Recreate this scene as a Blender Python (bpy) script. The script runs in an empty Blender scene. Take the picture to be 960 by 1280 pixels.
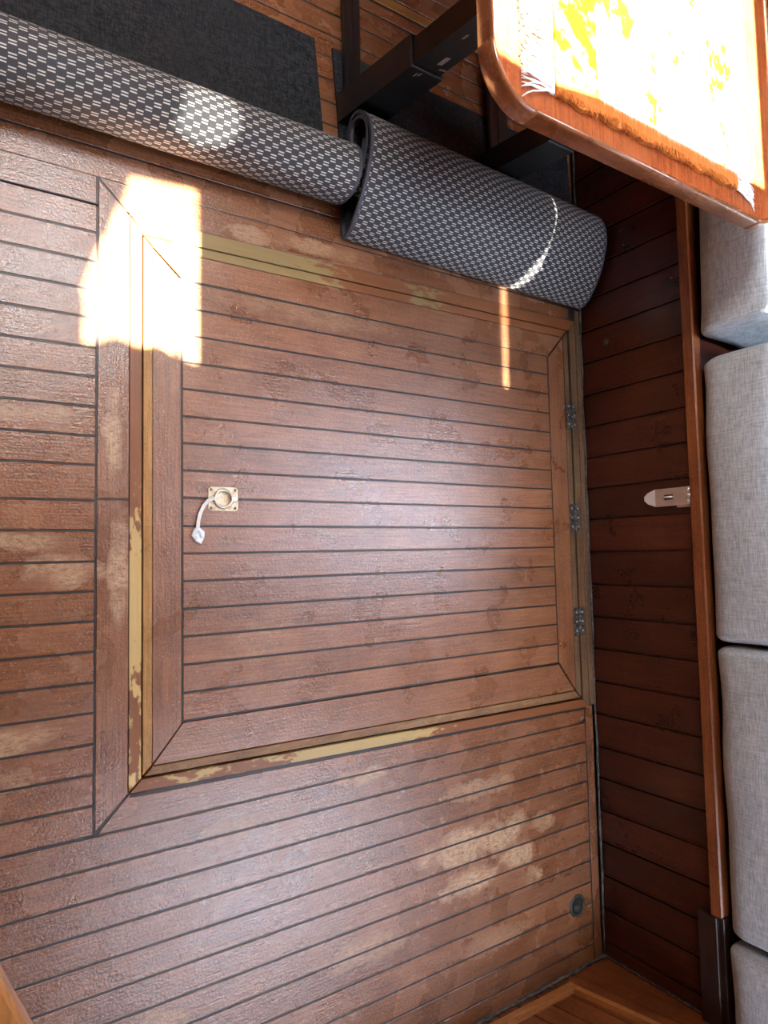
import bpy, bmesh, math, random
from mathutils import Vector, Matrix
random.seed(7)
S = bpy.context.scene
COL = S.collection

# ------------------------------------------------------------------ camera
cam = bpy.data.cameras.new('camera')
camo = bpy.data.objects.new('camera', cam)
COL.objects.link(camo)
cam.sensor_fit = 'VERTICAL'
cam.sensor_height = 36.0
cam.lens = 831.17 / 1280 * 36.0
cam.clip_start = 0.02
_r = Vector((0.83565762, -0.02088646, 0.54885344))
_d = Vector((0.01719071, -0.99779255, -0.06414445))
_f = Vector((0.54898162, 0.06303798, -0.83345389))
m = Matrix.Identity(4)
for i in range(3):
    m[i][0] = _r[i]; m[i][1] = -_d[i]; m[i][2] = -_f[i]
m[2][3] = 1.5
camo.matrix_world = m
S.camera = camo

# ------------------------------------------------------------------ view, world, sun, daylight
S.view_settings.view_transform = 'Standard'
S.view_settings.look = 'None'
S.view_settings.gamma = 1.0
S.view_settings.exposure = 0.25
S.view_settings.use_curve_mapping = False
S.cycles.use_denoising = True
S.cycles.max_bounces = 6
S.cycles.sample_clamp_indirect = 4.0

w = bpy.data.worlds.new('sky'); S.world = w; w.use_nodes = True
w.node_tree.nodes['Background'].inputs[0].default_value = (0.62, 0.78, 1.0, 1)
w.node_tree.nodes['Background'].inputs[1].default_value = 1.2

SUNX, SUNY = 0.50, -0.5           # horizontal run towards the sun per metre of height
sun = bpy.data.lights.new('sun', 'SUN'); sun.energy = 170; sun.angle = math.radians(0.6)
sun.color = (1.0, 0.94, 0.84)
suno = bpy.data.objects.new('sun', sun); COL.objects.link(suno)
suno.rotation_euler = Vector((SUNX, SUNY, 1)).to_track_quat('Z', 'Y').to_euler()
suno.location = (4, -2, 4)

def area(name, loc, tgt, sx, sy, power, col):
    l = bpy.data.lights.new(name, 'AREA'); l.shape = 'RECTANGLE'; l.size = sx; l.size_y = sy
    l.energy = power; l.color = col
    o = bpy.data.objects.new(name, l); COL.objects.link(o); o.location = loc
    o.rotation_euler = (Vector(loc) - Vector(tgt)).to_track_quat('Z', 'Y').to_euler()
    return o
CEIL = 1.95
area('skylight_forward', (0.33, 1.42, CEIL - 0.02), (0.33, 1.30, 0), 0.50, 0.50, 27, (0.90, 0.95, 1.0))
area('skylight_side', (2.30, 0.25, CEIL - 0.02), (2.05, 0.25, 0), 0.20, 2.1, 60, (0.66, 0.78, 1.0))
area('companionway_daylight', (1.35, -1.60, CEIL - 0.02), (1.2, -1.2, 0), 1.5, 0.36, 48, (0.74, 0.82, 1.0))

# ------------------------------------------------------------------ node helpers
class NT:
    def __init__(s, name):
        s.m = bpy.data.materials.new(name); s.m.use_nodes = True
        s.t = s.m.node_tree; s.b = s.t.nodes['Principled BSDF']
    def n(s, typ, **kw):
        n = s.t.nodes.new(typ)
        for k, v in kw.items(): setattr(n, k, v)
        return n
    def set(s, sock, v):
        if isinstance(v, bpy.types.NodeSocket): s.t.links.new(v, sock)
        else: sock.default_value = v
    def math(s, op, a, b=0.0, c=0.0, clamp=False):
        n = s.n('ShaderNodeMath', operation=op, use_clamp=clamp)
        s.set(n.inputs[0], a); s.set(n.inputs[1], b); s.set(n.inputs[2], c)
        return n.outputs[0]
    def noise(s, vec, scale, detail=3.0, rough=0.55):
        n = s.n('ShaderNodeTexNoise'); s.t.links.new(vec, n.inputs['Vector'])
        n.inputs['Scale'].default_value = scale; n.inputs['Detail'].default_value = detail
        n.inputs['Roughness'].default_value = rough
        return n.outputs['Fac']
    def map(s, vec, scale=(1, 1, 1), loc=(0, 0, 0)):
        n = s.n('ShaderNodeMapping'); s.t.links.new(vec, n.inputs[0])
        n.inputs['Location'].default_value = loc; n.inputs['Scale'].default_value = scale
        return n.outputs[0]
    def uv(s): return s.n('ShaderNodeUVMap', uv_map='grain').outputs[0]
    def pos(s): return s.n('ShaderNodeNewGeometry').outputs['Position']
    def sep(s, v):
        n = s.n('ShaderNodeSeparateXYZ'); s.t.links.new(v, n.inputs[0]); return n.outputs
    def ramp(s, v, lo, hi):
        n = s.n('ShaderNodeMapRange', interpolation_type='SMOOTHSTEP'); s.set(n.inputs[0], v)
        n.inputs[1].default_value = lo; n.inputs[2].default_value = hi
        return n.outputs[0]
    def mix(s, f, a, b, mode='MIX'):
        n = s.n('ShaderNodeMix', data_type='RGBA', blend_type=mode)
        s.set(n.inputs[0], f)
        s.set(n.inputs[6], a if isinstance(a, bpy.types.NodeSocket) else (*a[:3], 1))
        s.set(n.inputs[7], b if isinstance(b, bpy.types.NodeSocket) else (*b[:3], 1))
        return n.outputs[2]
    def bump(s, h, strength=0.3, dist=0.002):
        n = s.n('ShaderNodeBump'); s.set(n.inputs['Height'], h)
        n.inputs['Strength'].default_value = strength; n.inputs['Distance'].default_value = dist
        s.t.links.new(n.outputs[0], s.b.inputs['Normal'])
    def out(s, col, rough=0.5, metal=0.0, spec=None, coat=None):
        s.set(s.b.inputs['Base Color'], col if isinstance(col, bpy.types.NodeSocket) else (*col[:3], 1))
        s.set(s.b.inputs['Roughness'], rough); s.set(s.b.inputs['Metallic'], metal)
        if spec is not None: s.b.inputs['Specular IOR Level'].default_value = spec
        if coat is not None:
            s.b.inputs['Coat Weight'].default_value = coat[0]; s.b.inputs['Coat Roughness'].default_value = coat[1]
        return s.m
    def tint(s): return s.n('ShaderNodeVertexColor', layer_name='tint').outputs['Color']

def wood(name, dark, mid, light, rough=0.4, worn=0.0, patches=(), worncol=(0.52, 0.34, 0.18), speck=0.0, bump=0.25, coat=None, tintamt=1.0, spec=0.5):
    N = NT(name); uv = N.uv()
    g1 = N.noise(N.map(uv, (2.2, 42, 1)), 1.0, 5, 0.6)
    g2 = N.noise(N.map(uv, (9, 230, 1)), 1.0, 3, 0.6)
    blot = N.noise(N.pos(), 8, 4, 0.5)
    c = N.mix(N.ramp(g1, 0.3, 0.7), dark, mid)
    c = N.mix(N.math('MULTIPLY', N.ramp(blot, 0.25, 0.80), 0.7), c, light)
    c = N.mix(0.62, c, N.mix(N.ramp(g2, 0.3, 0.7), (0.38, 0.34, 0.32), (1.12, 1.12, 1.12)), 'MULTIPLY')
    mot = N.noise(N.pos(), 110, 3, 0.6)
    c = N.mix(N.math('MULTIPLY', N.ramp(mot, 0.42, 0.75), 0.45), c, light)
    t = N.sep(N.tint())[0]
    tv = N.math('MULTIPLY_ADD', t, 0.26 * tintamt, 1.0 - 0.13 * tintamt)
    vs = N.n('ShaderNodeHueSaturation'); N.set(vs.inputs['Color'], c); N.set(vs.inputs['Value'], tv)
    c = vs.outputs[0]
    rg = N.math('MULTIPLY_ADD', blot, 0.18, rough - 0.09)
    if worn > 0 or patches:
        P = N.pos(); fine = N.noise(N.map(P, (60, 130, 60)), 1.0, 5, 0.75)
        med = N.noise(P, 17, 4, 0.55)
        mask = N.math('MULTIPLY', N.ramp(med, 0.55, 0.78), worn)
        xyz = N.sep(P)
        for (px, py, rx, ry, amt) in patches:
            dx = N.math('DIVIDE', N.math('SUBTRACT', xyz[0], px), rx)
            dy = N.math('DIVIDE', N.math('SUBTRACT', xyz[1], py), ry)
            d = N.math('ADD', N.math('MULTIPLY', dx, dx), N.math('MULTIPLY', dy, dy))
            d = N.math('ADD', d, N.math('MULTIPLY_ADD', med, 3.6, -1.8))
            mk = N.math('MULTIPLY', N.math('SUBTRACT', 1.0, N.ramp(d, 0.0, 1.3)), amt)
            mask = N.math('MAXIMUM', mask, mk)
        mask = N.math('MULTIPLY', N.math('MULTIPLY', mask, N.ramp(fine, 0.30, 0.64)), 0.85, clamp=True)
        c = N.mix(mask, c, worncol)
        rg = N.math('MULTIPLY_ADD', mask, 0.25, rg)
    if speck > 0:
        sp = N.noise(N.pos(), 260, 2, 0.6)
        sp2 = N.noise(N.pos(), 12, 3, 0.6)
        c = N.mix(N.math('MULTIPLY', N.math('MULTIPLY', N.ramp(sp, 0.60, 0.70), speck), N.ramp(sp2, 0.38, 0.62)), c, (0.66, 0.50, 0.40))
    h = N.math('MULTIPLY_ADD', g2, 0.5, N.math('MULTIPLY', N.noise(N.pos(), 160, 3, 0.7), 1.0))
    N.bump(h, bump, 0.0015)
    return N.out(c, rg, spec=spec, coat=coat)

def plain(name, col, rough=0.5, metal=0.0, var=0.15, scale=25, bump=0.0, spec=None):
    N = NT(name); n = N.noise(N.pos(), scale, 4, 0.6)
    lo = tuple(x * (1 - var) for x in col); hi = tuple(min(1, x * (1 + var)) for x in col)
    if bump: N.bump(n, bump, 0.001)
    return N.out(N.mix(N.ramp(n, 0.3, 0.7), lo, hi), rough, metal, spec)

PATCH = [(0.294, 0.28, 0.02, 0.10, 1), (0.31, -0.02, 0.024, 0.13, 1), (0.20, -0.02, 0.07, 0.035, .9), (0.12, 0.04, 0.10, 0.02, .7),
         (0.12, 0.30, 0.12, 0.02, .6), (0.10, -0.35, 0.10, 0.03, .8), (0.0, -0.2, 0.08, 0.03, .7), (0.05, -0.42, 0.1, 0.03, .55),
         (1.22, -0.83, 0.14, 0.05, 1), (1.36, -0.83, 0.13, 0.06, 1), (1.24, -0.93, 0.12, 0.04, 1), (1.44, -0.90, 0.07, 0.04, 1), (1.50, -0.98, 0.04, 0.03, 1),
         (1.55, -0.83, 0.05, 0.03, .7), (0.90, -0.57, 0.07, 0.022, .9), (0.55, -0.62, 0.06, 0.03, .6), (1.30, -0.68, 0.15, 0.03, .55),
         (0.40, -0.98, 0.07, 0.025, .8), (0.80, 0.80, 0.14, 0.02, .5), (0.62, 0.79, 0.10, 0.02, .6), (0.9, -1.0, 0.12, 0.04, .5), (1.35, -1.12, 0.15, 0.03, .4)]
M = {}
M['floor'] = wood('varnished_teak_floor', (0.120, 0.040, 0.013), (0.205, 0.073, 0.026), (0.275, 0.112, 0.045), 0.27, 0.22, PATCH, speck=0.42, bump=0.65, spec=0.9)
M['hatch'] = wood('varnished_teak_hatch', (0.135, 0.046, 0.016), (0.225, 0.084, 0.032), (0.30, 0.128, 0.055), 0.29, 0.16, [(0.8, 0.62, 0.25, .03, .35), (0.62, -0.2, 0.1, 0.05, .25)], speck=0.5, bump=0.6, spec=0.9)
M['edge'] = wood('bare_yellow_edge_wood', (0.24, 0.105, 0.02), (0.38, 0.18, 0.04), (0.46, 0.25, 0.07), 0.45, 0.3, [], (0.55, 0.38, 0.16), 0.2, 0.3)
M['bare'] = wood('bare_pale_wood', (0.42, 0.27, 0.10), (0.52, 0.36, 0.15), (0.60, 0.44, 0.20), 0.5, 0.3, [], (0.25, 0.09, 0.03), 0.2, 0.3)
def flaky(name, axis, segs, dull=1.0):
    """bare wood shows where the coordinate lies inside one of segs; varnish elsewhere, with a ragged border"""
    N = NT(name); P = N.pos(); uv = N.uv()
    g = N.noise(N.map(uv, (3, 120, 1)), 1, 4, .6)
    k = lambda c: tuple(x * dull for x in c)
    bare = N.mix(g, k((0.42, 0.26, 0.08)), k((0.58, 0.42, 0.17)))
    red = N.mix(g, (0.13, 0.042, 0.013), (0.24, 0.085, 0.026))
    n = N.noise(N.map(P, (60, 22, 60) if axis == 1 else (22, 60, 60)), 1, 4, .6)
    y = N.sep(P)[axis]; best = None
    for c, h in segs:
        d = N.math('SUBTRACT', h, N.math('ABSOLUTE', N.math('SUBTRACT', y, c)))
        best = d if best is None else N.math('MAXIMUM', best, d)
    f = N.ramp(N.math('ADD', N.math('MULTIPLY', best, 1.6), n), 0.47, 0.55)
    N.bump(f, 0.3, 0.001)
    return N.out(N.mix(f, red, bare), 0.42)
M['flaky'] = flaky('flaking_varnish_edge', 1, [(-0.10, 0.19), (-0.47, 0.03)])
M['flaky_lower'] = flaky('flaking_varnish_lower_rim', 0, [(0.90, 0.22), (0.50, 0.03)], 0.8)
M['flaky_upper'] = flaky('flaking_varnish_upper_rim', 0, [(0.62, 0.22), (1.15, 0.04)], 0.45)
M['oldedge'] = wood('weathered_grey_edge_wood', (0.06, 0.030, 0.012), (0.13, 0.062, 0.024), (0.20, 0.115, 0.05), 0.55, 0.4, [], (0.30, 0.21, 0.11), 0.2, 0.6)
M['dirty'] = wood('weathered_rim_wood', (0.13, 0.05, 0.016), (0.21, 0.095, 0.032), (0.28, 0.15, 0.055), 0.5, 0.6, [], (0.42, 0.31, 0.15), 0.3, 0.5)
M['bench'] = wood('dark_mahogany', (0.030, 0.0065, 0.004), (0.060, 0.0125, 0.006), (0.090, 0.022, 0.009), 0.30, 0.0, bump=0.10, tintamt=3.2)
M['rail'] = wood('orange_mahogany_rail', (0.13, 0.035, 0.012), (0.24, 0.068, 0.020), (0.30, 0.10, 0.03), 0.36, bump=0.12)
M['post'] = wood('dark_brown_post', (0.016, 0.007, 0.005), (0.028, 0.012, 0.009), (0.04, 0.018, 0.012), 0.45, bump=0.15)
M['bulk'] = wood('bulkhead_mahogany', (0.085, 0.020, 0.006), (0.18, 0.048, 0.014), (0.26, 0.08, 0.022), 0.32, bump=0.12)
M['bulkrail'] = wood('light_mahogany_rail', (0.30, 0.10, 0.025), (0.42, 0.16, 0.045), (0.5, 0.22, 0.07), 0.35, bump=0.1)
M['table'] = wood('varnished_table_top', (0.28, 0.060, 0.018), (0.38, 0.095, 0.028), (0.44, 0.125, 0.04), 0.16, bump=0.03, coat=(0.5, 0.08), tintamt=0.3)
M['tablerim'] = wood('table_edge_moulding', (0.17, 0.055, 0.02), (0.28, 0.10, 0.04), (0.36, 0.14, 0.06), 0.28, bump=0.08, coat=(0.4, 0.1))
M['step'] = wood('orange_varnished_step', (0.30, 0.12, 0.03), (0.42, 0.18, 0.05), (0.5, 0.23, 0.07), 0.3, bump=0.05)
M['caulk'] = plain('black_caulk', (0.012, 0.010, 0.010), 0.45, bump=0.4, scale=90)
M['gap'] = plain('dark_gap', (0.006, 0.005, 0.004), 0.9)
M['sealant'] = plain('grey_dusty_sealant', (0.06, 0.055, 0.048), 0.7, var=0.7, scale=60, bump=0.8)
M['black'] = plain('black_painted_steel', (0.010, 0.010, 0.011), 0.33, var=0.3, bump=0.06, scale=60)
M['chip'] = plain('chipped_bare_steel', (0.45, 0.42, 0.38), 0.4, 0.6)
M['steel'] = plain('satin_steel', (0.62, 0.57, 0.52), 0.32, 0.75, var=0.08)
M['steel_light'] = plain('bright_steel', (0.85, 0.83, 0.78), 0.35, 0.6, var=0.05)
M['oldmetal'] = plain('tarnished_metal', (0.13, 0.12, 0.11), 0.42, 0.8, var=0.7, scale=120, bump=0.6)
M['screw'] = plain('screw_metal', (0.50, 0.47, 0.42), 0.3, 0.9)
M['brass'] = plain('worn_brass_plate', (0.55, 0.44, 0.28), 0.38, 0.45, var=0.3, scale=140, bump=0.1)
M['brass_ring'] = plain('pale_nickel_ring', (0.62, 0.58, 0.50), 0.28, 0.7, var=0.15)
M['cord'] = plain('white_plastic_strap', (0.72, 0.69, 0.63), 0.5, var=0.12, scale=60)
M['tag'] = plain('crumpled_white_tag', (0.74, 0.77, 0.78), 0.5, var=0.12, scale=60, bump=0.5)
M['fringe'] = plain('white_cotton_fringe', (0.74, 0.72, 0.68), 0.85, var=0.1, scale=200)
M['drain'] = plain('dark_green_brass', (0.06, 0.065, 0.05), 0.4, 0.6, var=0.5, scale=90, bump=0.3)
M['paint'] = plain('off_white_headliner', (0.50, 0.45, 0.38), 0.6, var=0.04)
M['wallwood'] = wood('cabin_wall_wood', (0.10, 0.03, 0.01), (0.2, 0.06, 0.02), (0.28, 0.09, 0.03), 0.4, bump=0.1)

def weave_mat():
    N = NT('basket_weave_carpet'); xyz = N.sep(N.uv())
    wob = N.noise(N.pos(), 9, 2, .5)
    u = N.math('DIVIDE', N.math('MULTIPLY_ADD', wob, 0.006, xyz[0]), 0.0165); v = N.math('DIVIDE', N.math('MULTIPLY_ADD', wob, 0.006, xyz[1]), 0.0115)
    par = N.math('MODULO', N.math('ADD', N.math('FLOOR', u), N.math('FLOOR', v)), 2.0)
    par = N.math('ABSOLUTE', par)
    lit = N.math('LESS_THAN', par, 0.5)
    fv = N.math('FRACT', N.math('MULTIPLY', v, 2.0)); fu = N.math('FRACT', u)
    dash = N.math('MULTIPLY', N.ramp(N.math('ABSOLUTE', N.math('SUBTRACT', fv, 0.5)), 0.30, 0.14), N.ramp(N.math('ABSOLUTE', N.math('SUBTRACT', fu, 0.5)), 0.49, 0.36))
    f = N.math('MULTIPLY', dash, lit)
    thr = N.math('FRACT', N.math('MULTIPLY', u, 6.0))
    nz = N.noise(N.pos(), 300, 2, .6)
    base = N.mix(N.ramp(thr, 0.2, 0.8), (0.020, 0.021, 0.024), (0.060, 0.062, 0.068))
    base = N.mix(nz, base, (0.05, 0.05, 0.055))
    c = N.mix(f, base, N.mix(nz, (0.42, 0.405, 0.36), (0.70, 0.67, 0.60)))
    N.bump(N.math('ADD', f, N.math('MULTIPLY', thr, 0.4)), 0.6, 0.0015)
    return N.out(c, 0.8, spec=0.25)
M['weave'] = weave_mat()
def backing_mat():
    N = NT('dark_felt_backing'); a = N.noise(N.map(N.pos(), (60, 260, 60)), 1, 3, .7); b = N.noise(N.map(N.pos(), (260, 60, 60)), 1, 3, .7)
    k = N.noise(N.pos(), 3, 3, .6)
    c = N.mix(N.ramp(N.math('MULTIPLY', a, b), 0.15, 0.36), (0.005, 0.006, 0.0075), (0.032, 0.034, 0.039))
    N.bump(a, 0.7, 0.002)
    return N.out(N.mix(N.ramp(k, .35, .7), c, N.mix(0.5, c, (0.02, 0.022, 0.026))), 0.85, spec=0.2)
M['backing'] = backing_mat()
M['binding'] = plain('grey_blue_binding_tape', (0.045, 0.048, 0.064), 0.7, var=0.3, scale=150, bump=0.5)
def cushion_mat():
    N = NT('grey_linen_upholstery'); P = N.pos()
    a = N.noise(N.map(P, (320, 26, 320)), 1, 3, .7); b = N.noise(N.map(P, (26, 420, 26)), 1, 3, .7)
    k = N.noise(N.pos(), 6, 3, .6)
    s = N.math('ADD', N.math('MULTIPLY', N.ramp(a, .3, .68), 0.6), N.math('MULTIPLY', N.ramp(b, .3, .68), 0.45))
    c = N.mix(s, (0.27, 0.31, 0.32), (0.70, 0.77, 0.80))
    c = N.mix(N.math('MULTIPLY', k, 0.3), c, (0.40, 0.40, 0.39))
    N.bump(s, 0.5, 0.0015)
    return N.out(c, 0.9, spec=0.2)
M['linen'] = cushion_mat()
def rug_mat():
    N = NT('orange_kilim_pile'); P = N.pos(); xyz = N.sep(P)
    n = N.noise(N.map(P, (22, 22, 22)), 1, 3, .6); st = N.noise(N.map(P, (150, 18, 30)), 1, 4, .7)
    # pale field from x>0.99 with ochre motifs; ochre border to the left
    border = N.ramp(xyz[0], 1.002, 0.992)
    low = N.ramp(N.math('ADD', xyz[1], N.math('MULTIPLY', st, 0.03)), 0.862, 0.838)
    col = N.mix(N.ramp(n, .42, .62), (0.78, 0.62, 0.38), (0.68, 0.24, 0.03))
    field = N.mix(N.ramp(N.noise(N.map(P, (13, 9, 9), (3, 1, 0)), 1, 4, .7), .53, .60), (0.80, 0.70, 0.55), (0.55, 0.15, 0.005))
    dk = N.ramp(N.noise(P, 45, 2, .6), .74, .78)
    field = N.mix(dk, field, (0.10, 0.07, 0.05))
    c = N.mix(border, field, N.mix(N.ramp(n, .45, .6), (0.55, 0.10, 0.003), (0.70, 0.35, 0.06)))
    c = N.mix(low, c, N.mix(st, (0.32, 0.07, 0.014), (0.70, 0.27, 0.07)))
    N.bump(N.noise(P, 350, 3, .7), 0.7, 0.002)
    return N.out(c, 0.95, spec=0.0)
M['rug'] = rug_mat()

# ------------------------------------------------------------------ mesh helpers
class MB:
    def __init__(s): s.v = []; s.f = []; s.uv = []; s.t = []; s.mi = []; s.sm = []
    def add(s, verts, faces, uvs=None, tint=0.5, mi=0, smooth=False, grain=(1, 0, 0)):
        b = len(s.v); s.v += [tuple(v) for v in verts]
        if uvs is None:
            g = Vector(grain).normalized(); off = random.random() * 7
            c0 = Vector(verts[0])
            for f in faces:
                nrm = (Vector(verts[f[1]]) - Vector(verts[f[0]])).cross(Vector(verts[f[2]]) - Vector(verts[f[1]]))
                t = nrm.normalized().cross(g) if nrm.length > 1e-12 else Vector((0, 1, 0))
                if t.length < 1e-3: t = Vector((0, 1, 0)) if abs(g.y) < .9 else Vector((1, 0, 0))
                t.normalize()
                s.uv.append([(Vector(verts[i]).dot(g) + off, Vector(verts[i]).dot(t) + off * 1.7) for i in f])
        else:
            for f in faces: s.uv.append([uvs[i] for i in f])
        for f in faces:
            s.f.append([i + b for i in f]); s.t.append(tint); s.mi.append(mi); s.sm.append(smooth)
    def prism(s, poly, z0, z1, grain=(1, 0, 0), tint=None, mi=0, frame=None, bev=0.0):
        """poly: ccw 2D points. frame: (origin, U, V, W) to place it"""
        tint = random.random() if tint is None else tint
        n = len(poly)
        o, U, V, W = frame if frame else (Vector((0, 0, 0)), Vector((1, 0, 0)), Vector((0, 1, 0)), Vector((0, 0, 1)))
        P = lambda x, y, z: o + U * x + V * y + W * z
        if bev > 0:
            inner = inset(poly, bev)
            verts = [P(x, y, z0) for x, y in poly] + [P(x, y, z1 - bev) for x, y in poly] + [P(x, y, z1) for x, y in inner]
            faces = [list(range(n))[::-1], [2 * n + i for i in range(n)]]
            for k in (0, 1):
                faces += [[k * n + i, k * n + (i + 1) % n, (k + 1) * n + (i + 1) % n, (k + 1) * n + i] for i in range(n)]
        else:
            verts = [P(x, y, z0) for x, y in poly] + [P(x, y, z1) for x, y in poly]
            faces = [list(range(n))[::-1], [n + i for i in range(n)]] + [[i, (i + 1) % n, n + (i + 1) % n, n + i] for i in range(n)]
        g = U * grain[0] + V * grain[1] + W * (grain[2] if len(grain) > 2 else 0)
        s.add(verts, faces, tint=tint, mi=mi, grain=g)
    def box(s, x0, x1, y0, y1, z0, z1, grain=(1, 0, 0), tint=None, mi=0, frame=None, bev=0.0):
        s.prism([(x0, y0), (x1, y0), (x1, y1), (x0, y1)], z0, z1, grain, tint, mi, frame, bev)
    def tube(s, pts, r, seg=8, mi=0, tint=0.5, closed=False, cap=True):
        pts = [Vector(p) for p in pts]; n = len(pts); rs = r if isinstance(r, (list, tuple)) else [r] * n
        verts = []; up = Vector((0, 0, 1)); prev = None
        for i, p in enumerate(pts):
            a = pts[(i - 1) % n] if (closed or i > 0) else p; b = pts[(i + 1) % n] if (closed or i < n - 1) else p
            t = (b - a).normalized()
            x = (prev if prev is not None else (up if abs(t.z) < .95 else Vector((1, 0, 0))))
            x = (x - t * x.dot(t)).normalized(); prev = x; y = t.cross(x)
            for k in range(seg):
                an = 2 * math.pi * k / seg
                verts.append(p + (x * math.cos(an) + y * math.sin(an)) * rs[i])
        faces = []
        for i in range(n if closed else n - 1):
            j = (i + 1) % n
            for k in range(seg):
                faces.append([i * seg + k, i * seg + (k + 1) % seg, j * seg + (k + 1) % seg, j * seg + k])
        if cap and not closed: faces += [list(range(seg))[::-1], [(n - 1) * seg + k for k in range(seg)]]
        s.add(verts, faces, mi=mi, tint=tint, smooth=True, uvs=[(i // seg * 0.01, (i % seg) * 0.003) for i in range(len(verts))])
    def lathe(s, prof, c, U, V, W, seg=28, mi=0, a0=0, a1=2 * math.pi, smooth=True):
        """prof: (radius, height along W)"""
        verts = []; full = abs(a1 - a0 - 2 * math.pi) < 1e-6; ns = seg if full else seg + 1
        for r, h in prof:
            for k in range(ns):
                an = a0 + (a1 - a0) * k / seg
                verts.append(Vector(c) + U * (r * math.cos(an)) + V * (r * math.sin(an)) + W * h)
        faces = []
        for i in range(len(prof) - 1):
            for k in range(seg):
                k2 = (k + 1) % ns
                faces.append([i * ns + k, i * ns + k2, (i + 1) * ns + k2, (i + 1) * ns + k])
        s.add(verts, faces, mi=mi, smooth=smooth, uvs=[(v.x, v.y) for v in verts])
    def build(s, name, mats, parent=None, loc=None, recalc=False, local=False):
        me = bpy.data.meshes.new(name)
        o = bpy.data.objects.new(name, me); COL.objects.link(o)
        origin = Vector(loc) if loc is not None else Vector((0, 0, 0))
        base = origin
        if parent is not None:
            q = parent; base = Vector((0, 0, 0))
            while q: base += q.location; q = q.parent
            base = base + origin if loc is not None else base
        me.from_pydata([tuple(Vector(v) - base) for v in s.v], [], s.f); 
        ul = me.uv_layers.new(name='grain'); ca = me.color_attributes.new('tint', 'FLOAT_COLOR', 'CORNER')
        fu, ft = [], []
        for fi, f in enumerate(s.f):
            t = s.t[fi]
            for k in range(len(f)):
                fu += [s.uv[fi][k][0], s.uv[fi][k][1]]; ft += [t, t, t, 1.0]
        me.uv_layers['grain'].data.foreach_set('uv', fu)
        me.color_attributes['tint'].data.foreach_set('color', ft)
        for p, mi, sm in zip(me.polygons, s.mi, s.sm): p.material_index = mi; p.use_smooth = sm
        for mm in (mats if isinstance(mats, (list, tuple)) else [mats]): me.materials.append(M[mm])
        if recalc:
            bm = bmesh.new(); bm.from_mesh(me); bmesh.ops.recalc_face_normals(bm, faces=bm.faces); bm.to_mesh(me); bm.free()
        o.location = origin if loc is not None else (0, 0, 0)
        if parent is not None: o.parent = parent
        return o

def inset(poly, d):
    n = len(poly); out = []
    for i in range(n):
        a = Vector(poly[i - 1]); b = Vector(poly[i]); c = Vector(poly[(i + 1) % n])
        e1 = (b - a).normalized(); e2 = (c - b).normalized()
        n1 = Vector((-e1.y, e1.x)); n2 = Vector((-e2.y, e2.x))
        k = n1 + n2; k = k / max(1e-6, k.dot(n1))
        if k.length > 3: k = k.normalized() * 3
        p = b + k * d; out.append((p.x, p.y))
    return out

def tag(o, label=None, cat=None, group=None, kind=None):
    if label: o['label'] = label
    if cat: o['category'] = cat
    if group: o['group'] = group
    if kind: o['kind'] = kind
    return o
def empty(name, loc, label, cat, group=None):
    o = bpy.data.objects.new(name, None); COL.objects.link(o); o.location = loc; o.empty_display_size = 0.05
    return tag(o, label, cat, group)

X3, Y3, Z3 = Vector((1, 0, 0)), Vector((0, 1, 0)), Vector((0, 0, 1))
G = 0.0024     # half caulk width
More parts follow.
